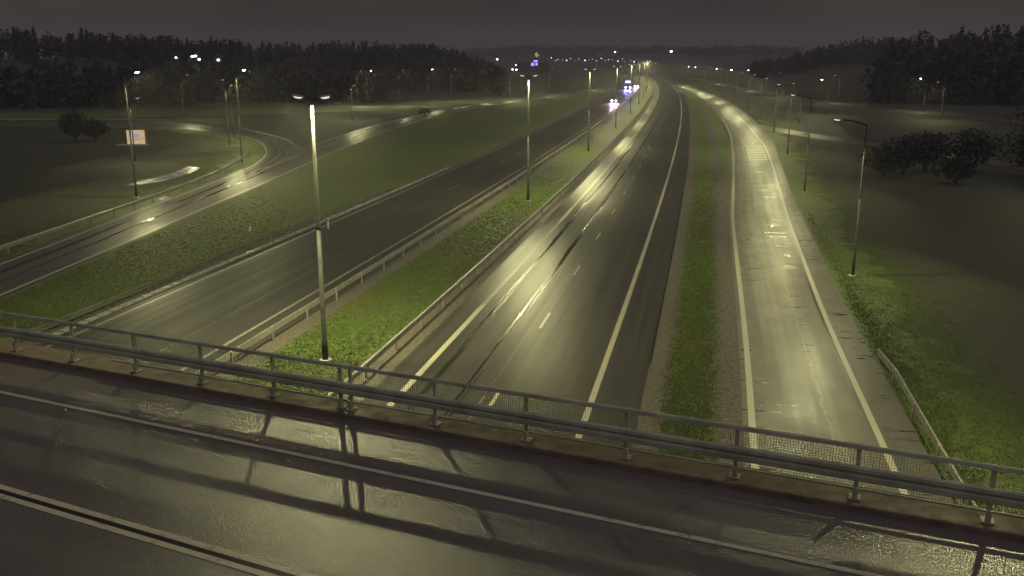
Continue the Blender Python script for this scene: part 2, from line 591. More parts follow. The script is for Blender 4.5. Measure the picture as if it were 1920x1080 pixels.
# ------------------------------------------------------------------ right ramp and side road
RAMP_L = [(0, 6.1), (29, 6.25), (42, 6.44), (66, 6.5), (80, 6.6), (131, 8.3), (164, 9.2), (189, 9.4), (214, 9.1), (306, 8.1), (382, 6.3), (470, 1.4), (520, 0.2)]
RAMP_R = [(0, 10.9), (30, 10.9), (48, 10.75), (61, 10.95), (79, 11.3), (111, 12.5), (134, 13.4), (150, 13.75), (196, 13.7), (223, 13.2), (306, 11.6), (382, 9.0), (470, 4.6), (520, 2.4)]
RAMP_O = [(0, 12.3), (36, 12.3), (51, 12.1), (63, 12.45), (78, 12.6), (97, 13.05), (128, 14.4), (154, 15.6), (186, 16.0), (223, 16.2), (306, 14.8), (382, 11.0), (470, 6.0), (520, 3.0)]
rl = lambda t: smooth_tab(RAMP_L, t); rr = lambda t: smooth_tab(RAMP_R, t); ro = lambda t: smooth_tab(RAMP_O, t)
ts = stations(2, 520)
ramp_road = strip("exit_ramp", [M(t, rl(t) - 0.35) for t in ts], [M(t, ro(t)) for t in ts], 0.004, "asphalt_ramp", vs=ts)
tag(ramp_road, "bright wet ramp road with puddles", None, kind="structure")
mstrip("edge_line", 15, 214, lambda t: rl(t) - 0.13, lambda t: rl(t) + 0.13, 0.010, "road_paint", ramp_road)
mstrip("edge_line", 15, 225, lambda t: rr(t) - 0.12, lambda t: rr(t) + 0.12, 0.010, "road_paint", ramp_road)
mstrip("tar_joint", 36, 108, lambda t: rr(t) - 0.30, lambda t: rr(t) - 0.15, 0.008, "tar_joint", ramp_road)
mstrip("road_seam", 20, 80, lambda t: 9.15 + 0.05 * math.sin(t * 1.7) + 0.04 * math.sin(t * 4.1), lambda t: 9.25 + 0.05 * math.sin(t * 1.7 + .4) + 0.04 * math.sin(t * 4.1), 0.008, "seam", ramp_road, near=0.5)
# reflections in wet ripples on the ramp, laid as pale painted bars
for i in range(7):
    t = 127 + i * 3.3
    mstrip("glint_bar", t, t + 0.7, lambda t: rr(t) - 2.7, lambda t: rr(t) - 0.35, 0.010, "road_paint", ramp_road)
mstrip("glint_edge", 127, 147.5, lambda t: rr(t) - 2.85, lambda t: rr(t) - 2.7, 0.010, "road_paint", ramp_road)
for i in range(5):
    t = 95 + i * 1.5
    mstrip("glint_bar", t, t + 0.35, lambda t: rr(t) - 2.2, lambda t: rr(t) - 0.45, 0.010, "faded_paint", ramp_road)

side = catmull([(49.0, 192), (51.8, 176), (54.3, 163), (57.0, 152), (60.0, 143), (62.5, 131), (66, 116), (72, 96), (80, 70)], 2.0)
so = strip("side_road", offset_path(side, -2.6), offset_path(side, 2.6), 0.008, "asphalt_ramp")
tag(so, "lit side road running off the ramp past dark shrubs", None, kind="structure")
backr = catmull([(122, 620), (116, 556), (104, 420), (98, 330), (100, 278), (104, 240), (108, 208), (116, 170), (130, 130)], 5)
tag(strip("service_road", offset_path(backr, -3.2), offset_path(backr, 3.2), 0.012, "asphalt_ramp"), "distant street beyond the ramp lit in pools", None, kind="structure")

# ------------------------------------------------------------------ left slip road and loop
SLIP_R = catmull([(-31.2, 30), (-30.6, 45), (-30.0, 56), (-29.4, 68), (-28.8, 82), (-28.1, 95), (-27.5, 110), (-26.9, 125), (-26.2, 142), (-24.0, 174), (-20.6, 203), (-14.5, 238), (-5.2, 273), (4.7, 304), (19.4, 348), (39, 407), (64, 500)], 2.5)
SLIP_L = catmull([(-35.8, 30), (-35.2, 45), (-34.7, 60), (-34.4, 70), (-34.1, 82), (-33.6, 95), (-33.4, 110), (-33.0, 125), (-32.0, 142), (-29.7, 174), (-26.0, 205), (-19.8, 240), (-10.4, 276), (-0.5, 308), (14.2, 352), (34, 410), (60, 503)], 2.5)
n = 190
A, B = resample(SLIP_L, n), resample(SLIP_R, n)
slip = strip("slip_road", [(a[0] - 0.7, a[1]) for a in A], [(b[0] + 0.35, b[1]) for b in B], 0.0, "asphalt_slip")
tag(slip, "wet slip road curving away on the left", None, kind="structure")
strip("edge_line", offset_path(B, -0.12), offset_path(B, 0.12), 0.006, "road_paint", slip)
i0 = [i for i, a in enumerate(A) if a[1] < 112]
i1 = [i for i, a in enumerate(A) if 146 < a[1] < 330]
Ls = [A[i] for i in i0]; strip("edge_line", offset_path(Ls, -0.11), offset_path(Ls, 0.11), 0.006, "road_paint", slip)
Ls = [A[i] for i in i1]; strip("edge_line", offset_path(Ls, -0.11), offset_path(Ls, 0.11), 0.006, "faded_paint", slip)
for (p, q) in (((-31.9, 112.5), (-31.2, 118)), ((-31.0, 124), (-30.4, 130.5))):
    strip("lane_dash", [(p[0] - .1, p[1]), (q[0] - .1, q[1])], [(p[0] + .1, p[1]), (q[0] + .1, q[1])], 0.006, "road_paint", slip)
LOOP_IN = catmull([(-33.4, 108), (-33.9, 119), (-35.4, 130), (-37.9, 140), (-41.7, 151), (-46.5, 160), (-51.5, 167), (-61.5, 178), (-71, 185), (-88, 190), (-108, 190), (-140, 184), (-175, 170)], 2.0)
LOOP_OUT = catmull([(-30.5, 112), (-31.0, 128), (-32.2, 141), (-37.6, 153), (-44.5, 165), (-55.5, 181), (-66.5, 193), (-78, 199.5), (-92, 201), (-112, 200.5), (-144, 194), (-180, 180)], 2.0)
n = 110
A2, B2 = resample(LOOP_IN, n), resample(LOOP_OUT, n)
loop = strip("loop_road", A2, B2, 0.003, "asphalt_slip")
tag(loop, "dark loop road bending left off the slip road", None, kind="structure")
strip("edge_line", offset_path(A2, 0.05), offset_path(A2, 0.30), 0.009, "road_paint", loop)
Bs = B2[40:]
strip("edge_line", offset_path(Bs, -0.55), offset_path(Bs, -0.35), 0.009, "faded_paint", loop)
backl = catmull([(-190, 190), (-150, 212), (-122, 221), (-88, 232), (-65, 246), (-40.5, 270), (-10.5, 306), (7.8, 338), (28, 385), (52, 455)], 4)
tag(strip("back_road", offset_path(backl, -3), offset_path(backl, 3), 0.006, "asphalt_slip"), "narrow road below the dark wood", None, kind="structure")

# grass coloured brighter as if lamplit: slope between slip road and motorway, strips beside the slip road and the ramp
ys = [20 + i * 4 for i in range(92)]
def xs_of(path, y): return float(np.interp(y, [p[1] for p in path], [p[0] for p in path]))
def mx_of(o, y):
    t = y
    for _ in range(6): t += y - M(t, o)[1]
    return M(t, o)[0]
tag(strip("bright_verge", [(xs_of(SLIP_R, y) - 0.5, y) for y in ys], [(max(mx_of(-27.2, y), xs_of(SLIP_R, y) - 0.4), y) for y in ys], -0.022, "grass_ground"),
    "bright grass slope between slip road and oncoming carriageway", None, kind="structure")
ys2 = [y for y in ys if y < 120]
tag(strip("bright_verge", [(xs_of(SLIP_L, y) - 9, y) for y in ys2], [(xs_of(SLIP_L, y) + 0.5, y) for y in ys2], -0.022, "verge_fade", us=(0, 1)),
    "lamplit-toned grass strip behind the slip road guard rail", None, kind="structure")
lin = resample(LOOP_IN, 80)
tag(strip("bright_verge", offset_path(lin, -11), offset_path(lin, 0.6), -0.024, "verge_fade", us=(0, 1)), "lamplit-toned grass strip inside the loop road", None, kind="structure")
tag(strip("bright_verge", [M(t, ro(t) + 8) for t in stations(4, 180)], [M(t, ro(t) - 0.4) for t in stations(4, 180)], -0.022, "verge_fade", us=(0, 1)),
    "lamplit-toned grass strip along the outer edge of the ramp", None, kind="structure")

# raised grass bank between the loop and the back road
def bank():
    c = catmull([(-170, 193), (-140, 206), (-118, 213), (-86, 223), (-60, 234), (-38, 250), (-20, 268)], 4)
    prof = [(-4, 0.0), (-2.6, 0.8), (0, 1.35), (2.6, 0.8), (4, 0.0)]
    v, f = [], []
    offs = [offset_path(c, p[0]) for p in prof]
    for i in range(len(c)):
        e = min(1, i / 6, (len(c) - 1 - i) / 8)
        for j, p in enumerate(prof):
            v.append((offs[j][i][0], offs[j][i][1], p[1] * e - 0.06))
    for i in range(len(c) - 1):
        for j in range(4):
            a = i * 5 + j
            f.append((a, a + 1, a + 6, a + 5))
    m = MB(); m.v, m.f = v, f
    tag(m.build("grass_bank", "grass_ground", smooth=True), "low grass bank behind the loop road", None, kind="structure")
bank()

# short wet footpath in the grass
P = [(-42.6, 99.5), (-42.4, 102.0), (-41.8, 106), (-41.6, 111), (-41.9, 117.5)]
Q = [(-41.9, 99.2), (-40.0, 101.8), (-39.4, 106), (-39.2, 111.5), (-40.0, 117.5)]
tag(strip("footpath", catmull(P, 1), catmull(Q, 1), -0.008, "asphalt_path"), "pale wet scrap of footpath in the dark grass", None, kind="structure")

# ------------------------------------------------------------------ overpass
DZ = 5.8
U = Vector((21.52, -9.35, 0)).normalized()
NN = Vector((-U.y, U.x, 0))          # away from the camera, across the deck
O0 = Vector((-3.62, 19.13, 0))       # foot of the jointed railing post
NR = NN.dot(O0)
def D(s, nrm, z=0.0):
    p = O0 + U * s + NN * (nrm - NR)
    return (p.x, p.y, DZ + z)
RZ = math.atan2(U.y, U.x)
overpass = empty("overpass_bridge", D(0, 10, 0), RZ)
tag(overpass, "overpass bridge deck crossing above the motorway with double centre line", "bridge")
def local(s, nrm, z): return (s, nrm - 10, z)
S0, S1 = -78, 46
def deck_part(name, prof, mat):
    m = MB().extrude([(y - 10, z) for y, z in prof], S0, S1)
    return m.build(name, mat, overpass)
deck_part("deck_slab", [(2.6, -1.1), (2.6, -0.02), (16.0, -0.02), (16.0, -1.1)], "concrete")
deck_part("edge_beam", [(15.78, -0.03), (15.80, 0.10), (15.83, 0.12), (16.62, 0.12), (16.65, 0.09), (16.65, -0.65), (16.01, -0.65), (16.01, -0.03)], "concrete_kerb")
deck_part("edge_beam", [(2.0, -0.6), (2.0, 0.12), (2.8, 0.12), (2.82, -0.03), (2.59, -0.03), (2.59, -0.6)], "concrete_kerb")
def deck_strip(name, a0, a1, b0, b1, z, mat, s0=S0, s1=S1):
    """a0,b0: offsets of both edges at s0; a1,b1 at s1"""
    N = 62
    Lp, Rp = [], []
    for i in range(N + 1):
        k = i / N; s = s0 + (s1 - s0) * k
        Lp.append((s, a0 + (a1 - a0) * k - 10)); Rp.append((s, b0 + (b1 - b0) * k - 10))
    return strip(name, Lp, Rp, z, mat, overpass)
deck_strip("road_surface", 15.80, 15.80, 2.80, 2.80, 0.0, "asphalt_deck")
def fit_line(p, q):
    sp = (Vector((*p, 0)) - O0).dot(U), NN.dot(Vector((*p, 0)))
    sq = (Vector((*q, 0)) - O0).dot(U), NN.dot(Vector((*q, 0)))
    k = (sq[1] - sp[1]) / (sq[0] - sp[0])
    return lambda s: sp[1] + k * (s - sp[0])
el = fit_line((-12.32, 20.53), (5.63, 12.54))
cl = fit_line((-9.57, 15.51), (-3.26, 12.54))
deck_strip("edge_line", el(S0) + .06, el(S1) + .06, el(S0) - .06, el(S1) - .06, 0.006, "deck_paint")
deck_strip("centre_line", cl(-40) + .10, cl(25) + .10, cl(-40) - .03, cl(25) - .03, 0.006, "deck_paint", -40, 25)
deck_strip("centre_line", cl(-40) - .15, cl(25) - .15, cl(-40) - .28, cl(25) - .28, 0.006, "deck_paint", -40, 25)
deck_strip("tar_joint", cl(-40) - .045, cl(25) - .045, cl(-40) - .135, cl(25) - .135, 0.004, "tar_joint", -40, 25)
deck_strip("edge_line", 4.66, 4.66, 4.54, 4.54, 0.006, "deck_paint")
for s in (-45, -24.5, 3.2, 24):
    MB().tube([(s, -2.8, -DZ - 0.1), (s, -2.8, -1.12)], [0.45, 0.45], 16).build("pier", "concrete", overpass, True)
    MB().tube([(s, 2.8, -DZ - 0.1), (s, 2.8, -1.12)], [0.45, 0.45], 16).build("pier", "concrete", overpass, True)
for y in (4.2, 8.0, 11.6, 14.6):
    MB().extrude([(y - 10 - .3, -1.6), (y - 10 + .3, -1.6), (y - 10 + .3, -1.1), (y - 10 - .3, -1.1)], S0, S1).build("girder", "concrete", overpass)

# railing on the overpass
railing = empty("bridge_railing", D(0, NR, 0.12), RZ)
tag(railing, "grey steel bridge railing with guard beam and wire mesh panels", "railing")
SP = 2.133
# local frame: x along, y away from the camera, z up from the top of the edge beam
pm = MB().box((0, 0.02, 0.49), (0.075, 0.06, 0.96))
pm.box((0, 0.02, 0.012), (0.20, 0.22, 0.024)); pm.box((0, -0.04, 0.12), (0.09, 0.07, 0.20)); pm.box((0, -0.075, 0.545), (0.07, 0.13, 0.16))
post_mesh = pm.mesh("railing_post", "rail_steel")
tr = MB().extrude([(-0.055, 0.97), (-0.045, 1.035), (0.0, 1.05), (0.045, 1.035), (0.055, 0.97)], 0, SP).mesh("top_rail", "rail_steel")
gb = MB().extrude([(-0.15, 0.40), (-0.20, 0.43), (-0.205, 0.52), (-0.15, 0.555), (-0.15, 0.575), (-0.205, 0.60), (-0.20, 0.665), (-0.15, 0.69), (-0.135, 0.69), (-0.135, 0.40)], 0, SP).mesh("guard_beam", "rail_steel")
br = MB().extrude([(0.06, 0.13), (0.06, 0.17), (0.10, 0.17), (0.10, 0.13)], 0, SP).mesh("bottom_rail", "rail_steel")
wm = MB()
x = 0.05
while x < SP:
    wm.box((x, 0.085, 0.57), (0.0045, 0.0045, 0.80)); x += 0.05
z = 0.20
while z < 0.97:
    wm.box((SP / 2, 0.0845, z), (SP, 0.004, 0.004)); z += 0.05
mesh_panel = wm.mesh("mesh_panel", "wire")
for kx in range(-34, 21):
    s = kx * SP
    link("post", post_mesh, railing, (s, 0, 0), 0)
    for nm, me in (("top_rail", tr), ("guard_beam", gb)):
        link(nm, me, railing, (s, 0, 0), 0)
    if kx >= -3:
        link("bottom_rail", br, railing, (s, 0, 0), 0)
        w = link("mesh_panel", mesh_panel, railing, (s, 0, 0), 0); w["kind"] = "stuff"
link("post", post_mesh, railing, (-0.27, 0, 0), 0)
MB().box((SP * -3 - 0.45, 0.08, 0.15), (0.9, 0.04, 0.04)).build("bottom_rail", "rail_steel", railing)
near_rail = empty("bridge_railing", D(0, 2.4, 0.12), RZ)
tag(near_rail, "plain steel railing along the camera side of the overpass", "railing")
for kx in range(-34, 20):
    link("post", post_mesh, near_rail, (kx * SP, 0, 0), 0)
    link("top_rail", tr, near_rail, (kx * SP, 0, 0), 0)

# ------------------------------------------------------------------ guard rails
WPROF = [(0.0, 0.42), (-0.075, 0.45), (-0.08, 0.52), (-0.01, 0.56), (-0.01, 0.60), (-0.08, 0.64), (-0.075, 0.71), (0.0, 0.74), (0.012, 0.735), (0.012, 0.425)]
beam_l = MB().extrude(WPROF, 0, 1).mesh("beam", "galvanised")
beam_r = MB().extrude([(-y, z) for y, z in reversed(WPROF)], 0, 1).mesh("beam", "galvanised")
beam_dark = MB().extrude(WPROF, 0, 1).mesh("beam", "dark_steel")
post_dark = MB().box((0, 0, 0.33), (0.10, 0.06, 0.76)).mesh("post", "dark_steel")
gpost = MB().box((0, 0, 0.33), (0.10, 0.06, 0.76)).mesh("post", "galvanised")
def guard_rail(label, pts, side, post_every=1, far_join=None, taper_start=False, taper_end=False, drop=0.0):
    """pts at 4 m steps; side -1: corrugated face to the left of travel along pts"""
    root = empty("guard_rail", (*pts[0], -drop))
    tag(root, label, "guard rail")
    bm = beam_l if side < 0 else beam_r
    pm_ = gpost
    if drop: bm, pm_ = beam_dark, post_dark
    far = MB()
    for i in range(len(pts) - 1):
        a, b = Vector((*pts[i], 0)), Vector((*pts[i + 1], 0))
        d = b - a
        rz = math.atan2(d.y, d.x)
        if far_join and i >= far_join:
            mt = Matrix.Translation(a - Vector((*pts[0], 0))) @ Matrix.Rotation(rz, 4, 'Z')
            far.box((d.length / 2, 0, 0.58), (d.length, 0.09, 0.32), mt)
            far.box((0, -side * 0.08, 0.33), (0.10, 0.06, 0.70), mt)
            continue
        o = link("beam", bm, root, a - Vector((*pts[0], 0)), rz)
        o.scale = (d.length, 1, 1)
        if (taper_start and i == 0) or (taper_end and i == len(pts) - 2):
            sg = 1 if i == 0 and taper_start else -1
            o.rotation_euler = (0, -0.10 * sg, rz)
            if sg > 0: o.location.z = -0.40
            else: o.location.z = 0.0
        nrm = Vector((-d.y, d.x, 0)).normalized()
        for q in range(post_every):
            p = a + d * (q / post_every) - Vector((*pts[0], 0)) - nrm * side * -1 * 0.045 * -1
            if taper_start and i == 0: p.z = -0.3
            link("post", pm_, root, p, rz)
    if far.v:
        f = far.build("far_beam", "galvanised", root); f["kind"] = "stuff"
    return root
def mpts(o, t0, t1, step=3.92):
    out = []; t = t0
    while t <= t1:
        out.append(M(t, o(t) if callable(o) else o)); t += step
    return out
guard_rail("steel guard rail on the median beside the outbound carriageway", mpts(-10.0, 12, 420), -1, far_join=70)
guard_rail("steel guard rail on the median beside the oncoming carriageway", mpts(-16.5, 12, 420), 1, far_join=70)
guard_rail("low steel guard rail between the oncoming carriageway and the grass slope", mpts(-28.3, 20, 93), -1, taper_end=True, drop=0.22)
guard_rail("steel guard rail falling along the outer edge of the ramp", mpts(12.42, 4, 47), -1, taper_end=True)
sr = catmull([(-37.2, 40), (-36.5, 55), (-35.9, 66), (-35.4, 74), (-34.9, 84), (-34.6, 92), (-34.5, 99), (-34.9, 110), (-36.4, 124), (-38.6, 134)], 1.0)
guard_rail("steel guard rail along the outer side of the slip road", resample(sr, 25), -1, taper_end=True)
lo_r = offset_path(LOOP_OUT, -0.9)
lo_r = [p for p in lo_r if p[1] > 143]
guard_rail("long steel guard rail curving along the outside of the loop road", resample(lo_r, 44), -1, taper_start=True)

# ------------------------------------------------------------------ street lamps
LAMP_CACHE = {}
def lamp_meshes(h, r0):
    key = (round(h, 1), r0)
    if key in LAMP_CACHE: return LAMP_CACHE[key]
    lower = MB().tube([(0, 0, -0.1), (0, 0, 0.9), (0, 0, 0.95), (0, 0, h * 0.52)], [r0 * 1.25, r0 * 1.2, r0, r0 * 0.9], 14).mesh("pole", "lamp_pole", True)
    upper = MB().tube([(0, 0, h * 0.52), (0, 0, h * 0.53), (0, 0, h * 0.8), (0, 0, h * 0.805), (0, 0, h - 0.02)], [r0 * 0.95, r0 * 0.80, r0 * 0.72, r0 * 0.60, r0 * 0.55], 14).mesh("upper_pole", "lamp_pole", True)
    base = MB().tube([(0, 0, -0.1), (0, 0, 0.06), (0, 0, 0.07)], [0.28, 0.28, 0.2], 14).mesh("base", "concrete")
    LAMP_CACHE[key] = (lower, upper, base)
    return LAMP_CACHE[key]
def head_meshes():
    h = MB()
    # flattened tapering luminaire housing along +x
    sec = [(0.0, 0.05, 0.05), (0.12, 0.10, 0.07), (0.40, 0.15, 0.10), (0.68, 0.14, 0.085), (0.76, 0.06, 0.03)]
    i0 = 0
    N = 12
    for (x, w, t) in sec:
        for j in range(N):
            a = 2 * math.pi * j / N
            zz = math.sin(a); zz = zz * t if zz > 0 else zz * t * 0.25
            h.v.append((x, math.cos(a) * w, zz))
    for k in range(len(sec) - 1):
        for j in range(N):
            a = k * N + j; b = k * N + (j + 1) % N
            h.f.append((a, b, b + N, a + N))
    h.f.append(tuple(reversed(range(N)))); h.f.append(tuple((len(sec) - 1) * N + j for j in range(N)))
    lens = MB()
    secs = [(0.16, 0.02), (0.24, 0.09), (0.42, 0.12), (0.60, 0.10), (0.68, 0.02)]
    for (x, w) in secs:
        for j in range(N):
            a = 2 * math.pi * j / N
            zz = math.sin(a); zz = zz * 0.01 if zz > 0 else zz * w * 0.8
            lens.v.append((x, math.cos(a) * w, zz - 0.022))
    for k in range(len(secs) - 1):
        for j in range(N):
            a = k * N + j; b = k * N + (j + 1) % N
            lens.f.append((a, b, b + N, a + N))
    lens.f.append(tuple(reversed(range(N)))); lens.f.append(tuple((len(secs) - 1) * N + j for j in range(N)))
    return h.mesh("lamp_head", "housing", True), lens.mesh("lens", "lamp_lens", True), lens.mesh("lens", "lamp_lens_bright", True)
HEAD, LENS, LENSB = head_meshes()
SPOTS = {}
def spot_data(power):
    key = round(power)
    if key not in SPOTS:
        d = bpy.data.lights.new("lamp_light", 'SPOT')
        d.energy = power; d.color = LAMP_COL
        d.spot_size = R(160); d.spot_blend = 0.15
        d.shadow_soft_size = 0.14
        SPOTS[key] = d
    return SPOTS[key]
ARM = {}
def arm_mesh(L, rise):
    key = (round(L, 2), round(rise, 2))
    if key not in ARM:
        pts = [(L * k / 6, 0, rise * (1 - (1 - k / 6) ** 2)) for k in range(7)]
        ARM[key] = MB().tube(pts, [0.045] * 7, 8).mesh("arm", "lamp_pole", True)
    return ARM[key]
def street_lamp(x, y, h, arms, label, group=None, power=None, bright=False, r0=0.11, z0=None, lit=True, tilt=8):
    z0 = terrain(x, y) if z0 is None else z0
    root = empty("street_lamp", (x, y, z0))
    tag(root, label, "street lamp", group)
    lo, up, ba = lamp_meshes(h, r0)
    link("pole", lo, root); link("upper_pole", up, root); link("base", ba, root)
    for (ang, L, rise) in arms:
        link("arm", arm_mesh(L, rise), root, (0, 0, h - 0.06), ang)
        hd = link("lamp_head", HEAD, root, (math.cos(ang) * L, math.sin(ang) * L, h - 0.06 + rise))
        hd.rotation_euler = (0, -R(tilt), ang)
        hd.scale = (0.8, 0.8, 0.8)
        link("lens", LENSB if bright else LENS, hd)
        if lit:
            sp = bpy.data.objects.new("lamp_light", spot_data(power or LAMP_W))
            COL.objects.link(sp); sp.parent = hd
            sp.location = (0.42, 0, -0.16)
            sp.rotation_euler = (0, -R(22 if len(arms) == 1 else 5), 0)
    return root

# double-armed lamps on the median
t = 37.2; i = 0
while t < 1000:
    x, y = M(t, -12.7)
    across = -math.atan(axis_d(t))
    lab = "double-armed steel lamp whose foot stands in grass just beyond the bridge railing" if i == 0 else "double-armed steel lamp on the grass median between guard rails"
    street_lamp(x, y, 11.85, [(across, 0.30, 0.14), (across + math.pi, 0.30, 0.14)], lab,
                None if i == 0 else "lamps along the motorway median", power=LAMP_W * (1.7 if i == 0 else 1.0), lit=(t < 700), r0=0.115)
    t += 48.3 if i < 12 else 60; i += 1

LFT, RGT = math.pi, 0.0
left_lamps = [
    (-37.7, 90.5, 12.0, RGT, 1.0, True, "tall lamp standing behind the slip road guard rail by the footpath"),
    (-50.5, 122.0, 8.2, RGT, 0.8, False, "short lamp with glowing head in the dark grass inside the loop"),
    (-36.2, 122.0, 11.8, RGT, 0.8, True, "tall bright lamp at the mouth of the loop road"),
    (-44.8, 145.0, 9.2, RGT, 0.6, False, "lamp on the inner edge where the loop road bends"),
    (-48.3, 159.0, 9.7, LFT, 0.8, False, "lamp inside the loop with its head turned away from the slip road"),
    (-73.0, 205.0, 9.7, RGT, 1.2, False, "dim tall lamp outside the guard rail of the loop road"),
    (-35.6, 205.0, 7.4, RGT, 0.4, False, "short lamp beside the far slip road"),
    (-43.0, 257.0, 9.8, RGT, 1.0, False, None), (-41.0, 262.0, 9.8, RGT, 1.0, True, None),
    (-33.6, 276.0, 9.8, RGT, 1.0, False, None), (-26.1, 289.6, 9.8, RGT, 1.0, True, None),
    (-19.4, 296.0, 9.8, RGT, 1.0, False, None), (-10.6, 300.0, 9.8, RGT, 1.0, False, None),
    (-0.7, 318.0, 9.8, RGT, 1.0, False, None), (14, 352, 9.8, RGT, 1.0, False, None), (36, 412, 9.8, RGT, 1.0, False, None),
]
for (x, y, h, ang, L, br, lab) in left_lamps:
    street_lamp(x, y, h, [(ang + rng.normal(0, .15), L, 0.25)], lab or "lamp in the row along the back road before the wood",
                None if lab else "lamps along the back road", bright=br, r0=0.085 if h < 11 else 0.10, power=LAMP_W * (h / 12) ** 2)
ramp_labels = ["tall lamp outside the ramp close to the overpass", "lamp at the end of the ramp's falling guard rail",
               "lamp beside the ramp opposite the cross bars", "lamp beside the painted reflection bars on the ramp", "lamp where the side road meets the ramp"]
t = 22.0; i = 0
while t < 480:
    x, y = M(t, ro(t) + 1.3) if i else (16.9, 24.6)
    street_lamp(x, y, 9.6, [(LFT + rng.normal(0, .12), 1.6, 0.35)], ramp_labels[i] if i < 5 else "lamp in the row along the far outer side of the ramp",
                None if i < 5 else "lamps along the far ramp", bright=(i == 7), r0=0.08, power=LAMP_W * (0.85 if i < 2 else 0.75))
    t += 37.5; i += 1
street_lamp(76.4, 223.8, 8.0, [(LFT, 1.5, 0.45)], "bright lamp standing in the field between ramp and distant street", bright=True, r0=0.09, power=LAMP_W * 0.5)
street_lamp(60.5, 193.5, 8.0, [(LFT, 1.5, 0.45)], "lamp in the field behind the side road's start", r0=0.09, power=LAMP_W * 0.5)
for (x, y, br) in ((107, 240, True), (95.5, 205, False), (100.5, 285, False), (95, 325, False), (103, 400, True), (112, 500, False)):
    street_lamp(x, y, 8.0, [(LFT + 0.1, 1.3, 0.4)], "lamp beside the distant street under the dark hill", "lamps along the distant street",
                bright=br, r0=0.09, power=LAMP_W * 0.5)
# ------------------------------------------------------------------ far lights of the town
far_head = MB().box((0, 0, 0), (0.7, 0.7, 0.5))
FH = {m: MB().tube([(0, 0, -0.28), (0, 0, 0.0), (0, 0, 0.22)], [0.22, 0.42, 0.2], 8).mesh("lamp_globe", m) for m in ("far_lamp", "far_lamp_dim")}
def far_light(px, dist, ytop, kind="far_lamp", label=None, group=None, scale=1.0):
    """px: bearing as metres sideways per 1700 m; ytop: drop below the eye level per 1700 m"""
    X = px * dist / 1700; Z = CAM_Z - ytop * dist / 1700
    tz = terrain(X, dist)
    root = empty("town_lamp", (X, dist, tz))
    tag(root, label or "tiny distant lamp among the town lights", "street lamp", group or "far lights of the town")
    hh = max(2.0, Z - tz)
    MB().tube([(0, 0, -0.2), (0, 0, hh - 0.2)], [0.09, 0.07], 6).build("pole", "lamp_pole", root)
    o = link("lamp_globe", FH[kind], root, (0, 0, hh)); o.scale = (scale,) * 3
for (px, yt, k) in ((315, 6, 0), (350, 0, 1), (379, -2, 1), (385, -3, 1), (391, 3, 1), (426, 4, 1)):
    far_light(px - 960, 395 if px > 320 else 385, yt, "far_lamp" if k else "far_lamp_dim", "lamp on the hillside in front of the dark wood", "lamps on the wooded hillside", 1.5 if k else 1.0)
for i in range(26):
    px = 1030 + i * 7.6 + rng.uniform(-2, 2)
    far_light(px - 960, 1150 + rng.uniform(-60, 60), 0.5 + 5 * abs(math.sin(i * 1.3)) + max(0, (i - 14)) * 0.5, "far_lamp" if i % 4 == 0 else "far_lamp_dim", scale=1.0 + (i % 3) * 0.3)
for (px, yt, s) in ((933, 3, 2.4), (961, 21, 2.2), (968, 22, 2.2), (967, 13, 1.4), (1147, -10, 2.0), (1249, -11, 3.0), (1282, 16, 1.2), (1294, 17, 1.5), (1333, 20, 1.6)):
    far_light(px - 960, 900, yt, "far_lamp", "single brighter lamp standing above the distant town", "bright far town lamps", s)

# ------------------------------------------------------------------ commercial building with lit violet signs
bd = empty("shop_building", (19.5, 820, 0), 0.1)
tag(bd, "distant dark building carrying glowing violet signs", "building")
MB().box((0, 8, 4.5), (26, 16, 9)).build("wall", "roof_dark", bd)
MB().box((0, 8, 9.15), (26.8, 16.8, 0.3)).build("roof", "roof_dark", bd)
for (x, z, w, h) in ((1.2, 10.6, 3.4, 1.6), (-1.4, 8.0, 2.6, 2.8), (2.0, 8.1, 1.8, 2.2)):
    MB().box((x, -0.2, z), (w, 0.3, h)).build("lit_sign", "violet_sign", bd)
for i in range(7):
    MB().box((-11 + i * 3.6, -0.06, 2.2), (1.8, 0.1, 1.6)).build("window", "window_glass", bd)
MB().box((9.5, -0.2, 13.0), (3.0, 0.3, 3.6), Matrix.Rotation(-0.5, 4, 'Y')).build("lit_sign", "yellow_sign", bd)
MB().box((9.5, 0.4, 10.5), (0.4, 0.4, 4.0)).build("sign_mast", "lamp_pole", bd)

# ------------------------------------------------------------------ backlit sign box in the grass
sg = empty("sign_box", (-60.2, 146.5, 0), R(7))
tag(sg, "glowing pale sign box with blue emblem standing in dark grass", "sign")
MB().box((0, 0.45, 1.25), (2.9, 0.7, 2.3)).build("cabinet", "sign_back", sg)
MB().box((0, 0.07, 1.28), (2.75, 0.06, 2.2)).build("face_panel", "backlit_panel", sg)
m = MB()
for i in range(20):
    a0, a1 = 2 * math.pi * i / 20, 2 * math.pi * (i + 1) / 20
    k = len(m.v)
    m.v += [(0.05, 0.036, 1.45), (0.05 + .62 * math.cos(a0), 0.036, 1.45 + .36 * math.sin(a0)), (0.05 + .62 * math.cos(a1), 0.036, 1.45 + .36 * math.sin(a1))]
    m.f.append((k, k + 1, k + 2))
m.build("emblem", "sign_emblem", sg)
for (x, z, w, h) in ((-0.1, 0.86, 1.5, 0.10), (0.9, 1.05, 0.55, 0.08), (-0.85, 1.5, 0.25, 0.3)):
    MB().box((x, 0.034, z), (w, 0.012, h)).build("lettering", "sign_stripe", sg)
MB().box((-0.6, 0.2, 0.05), (4.6, 1.8, 0.14)).build("plinth", "concrete", sg)

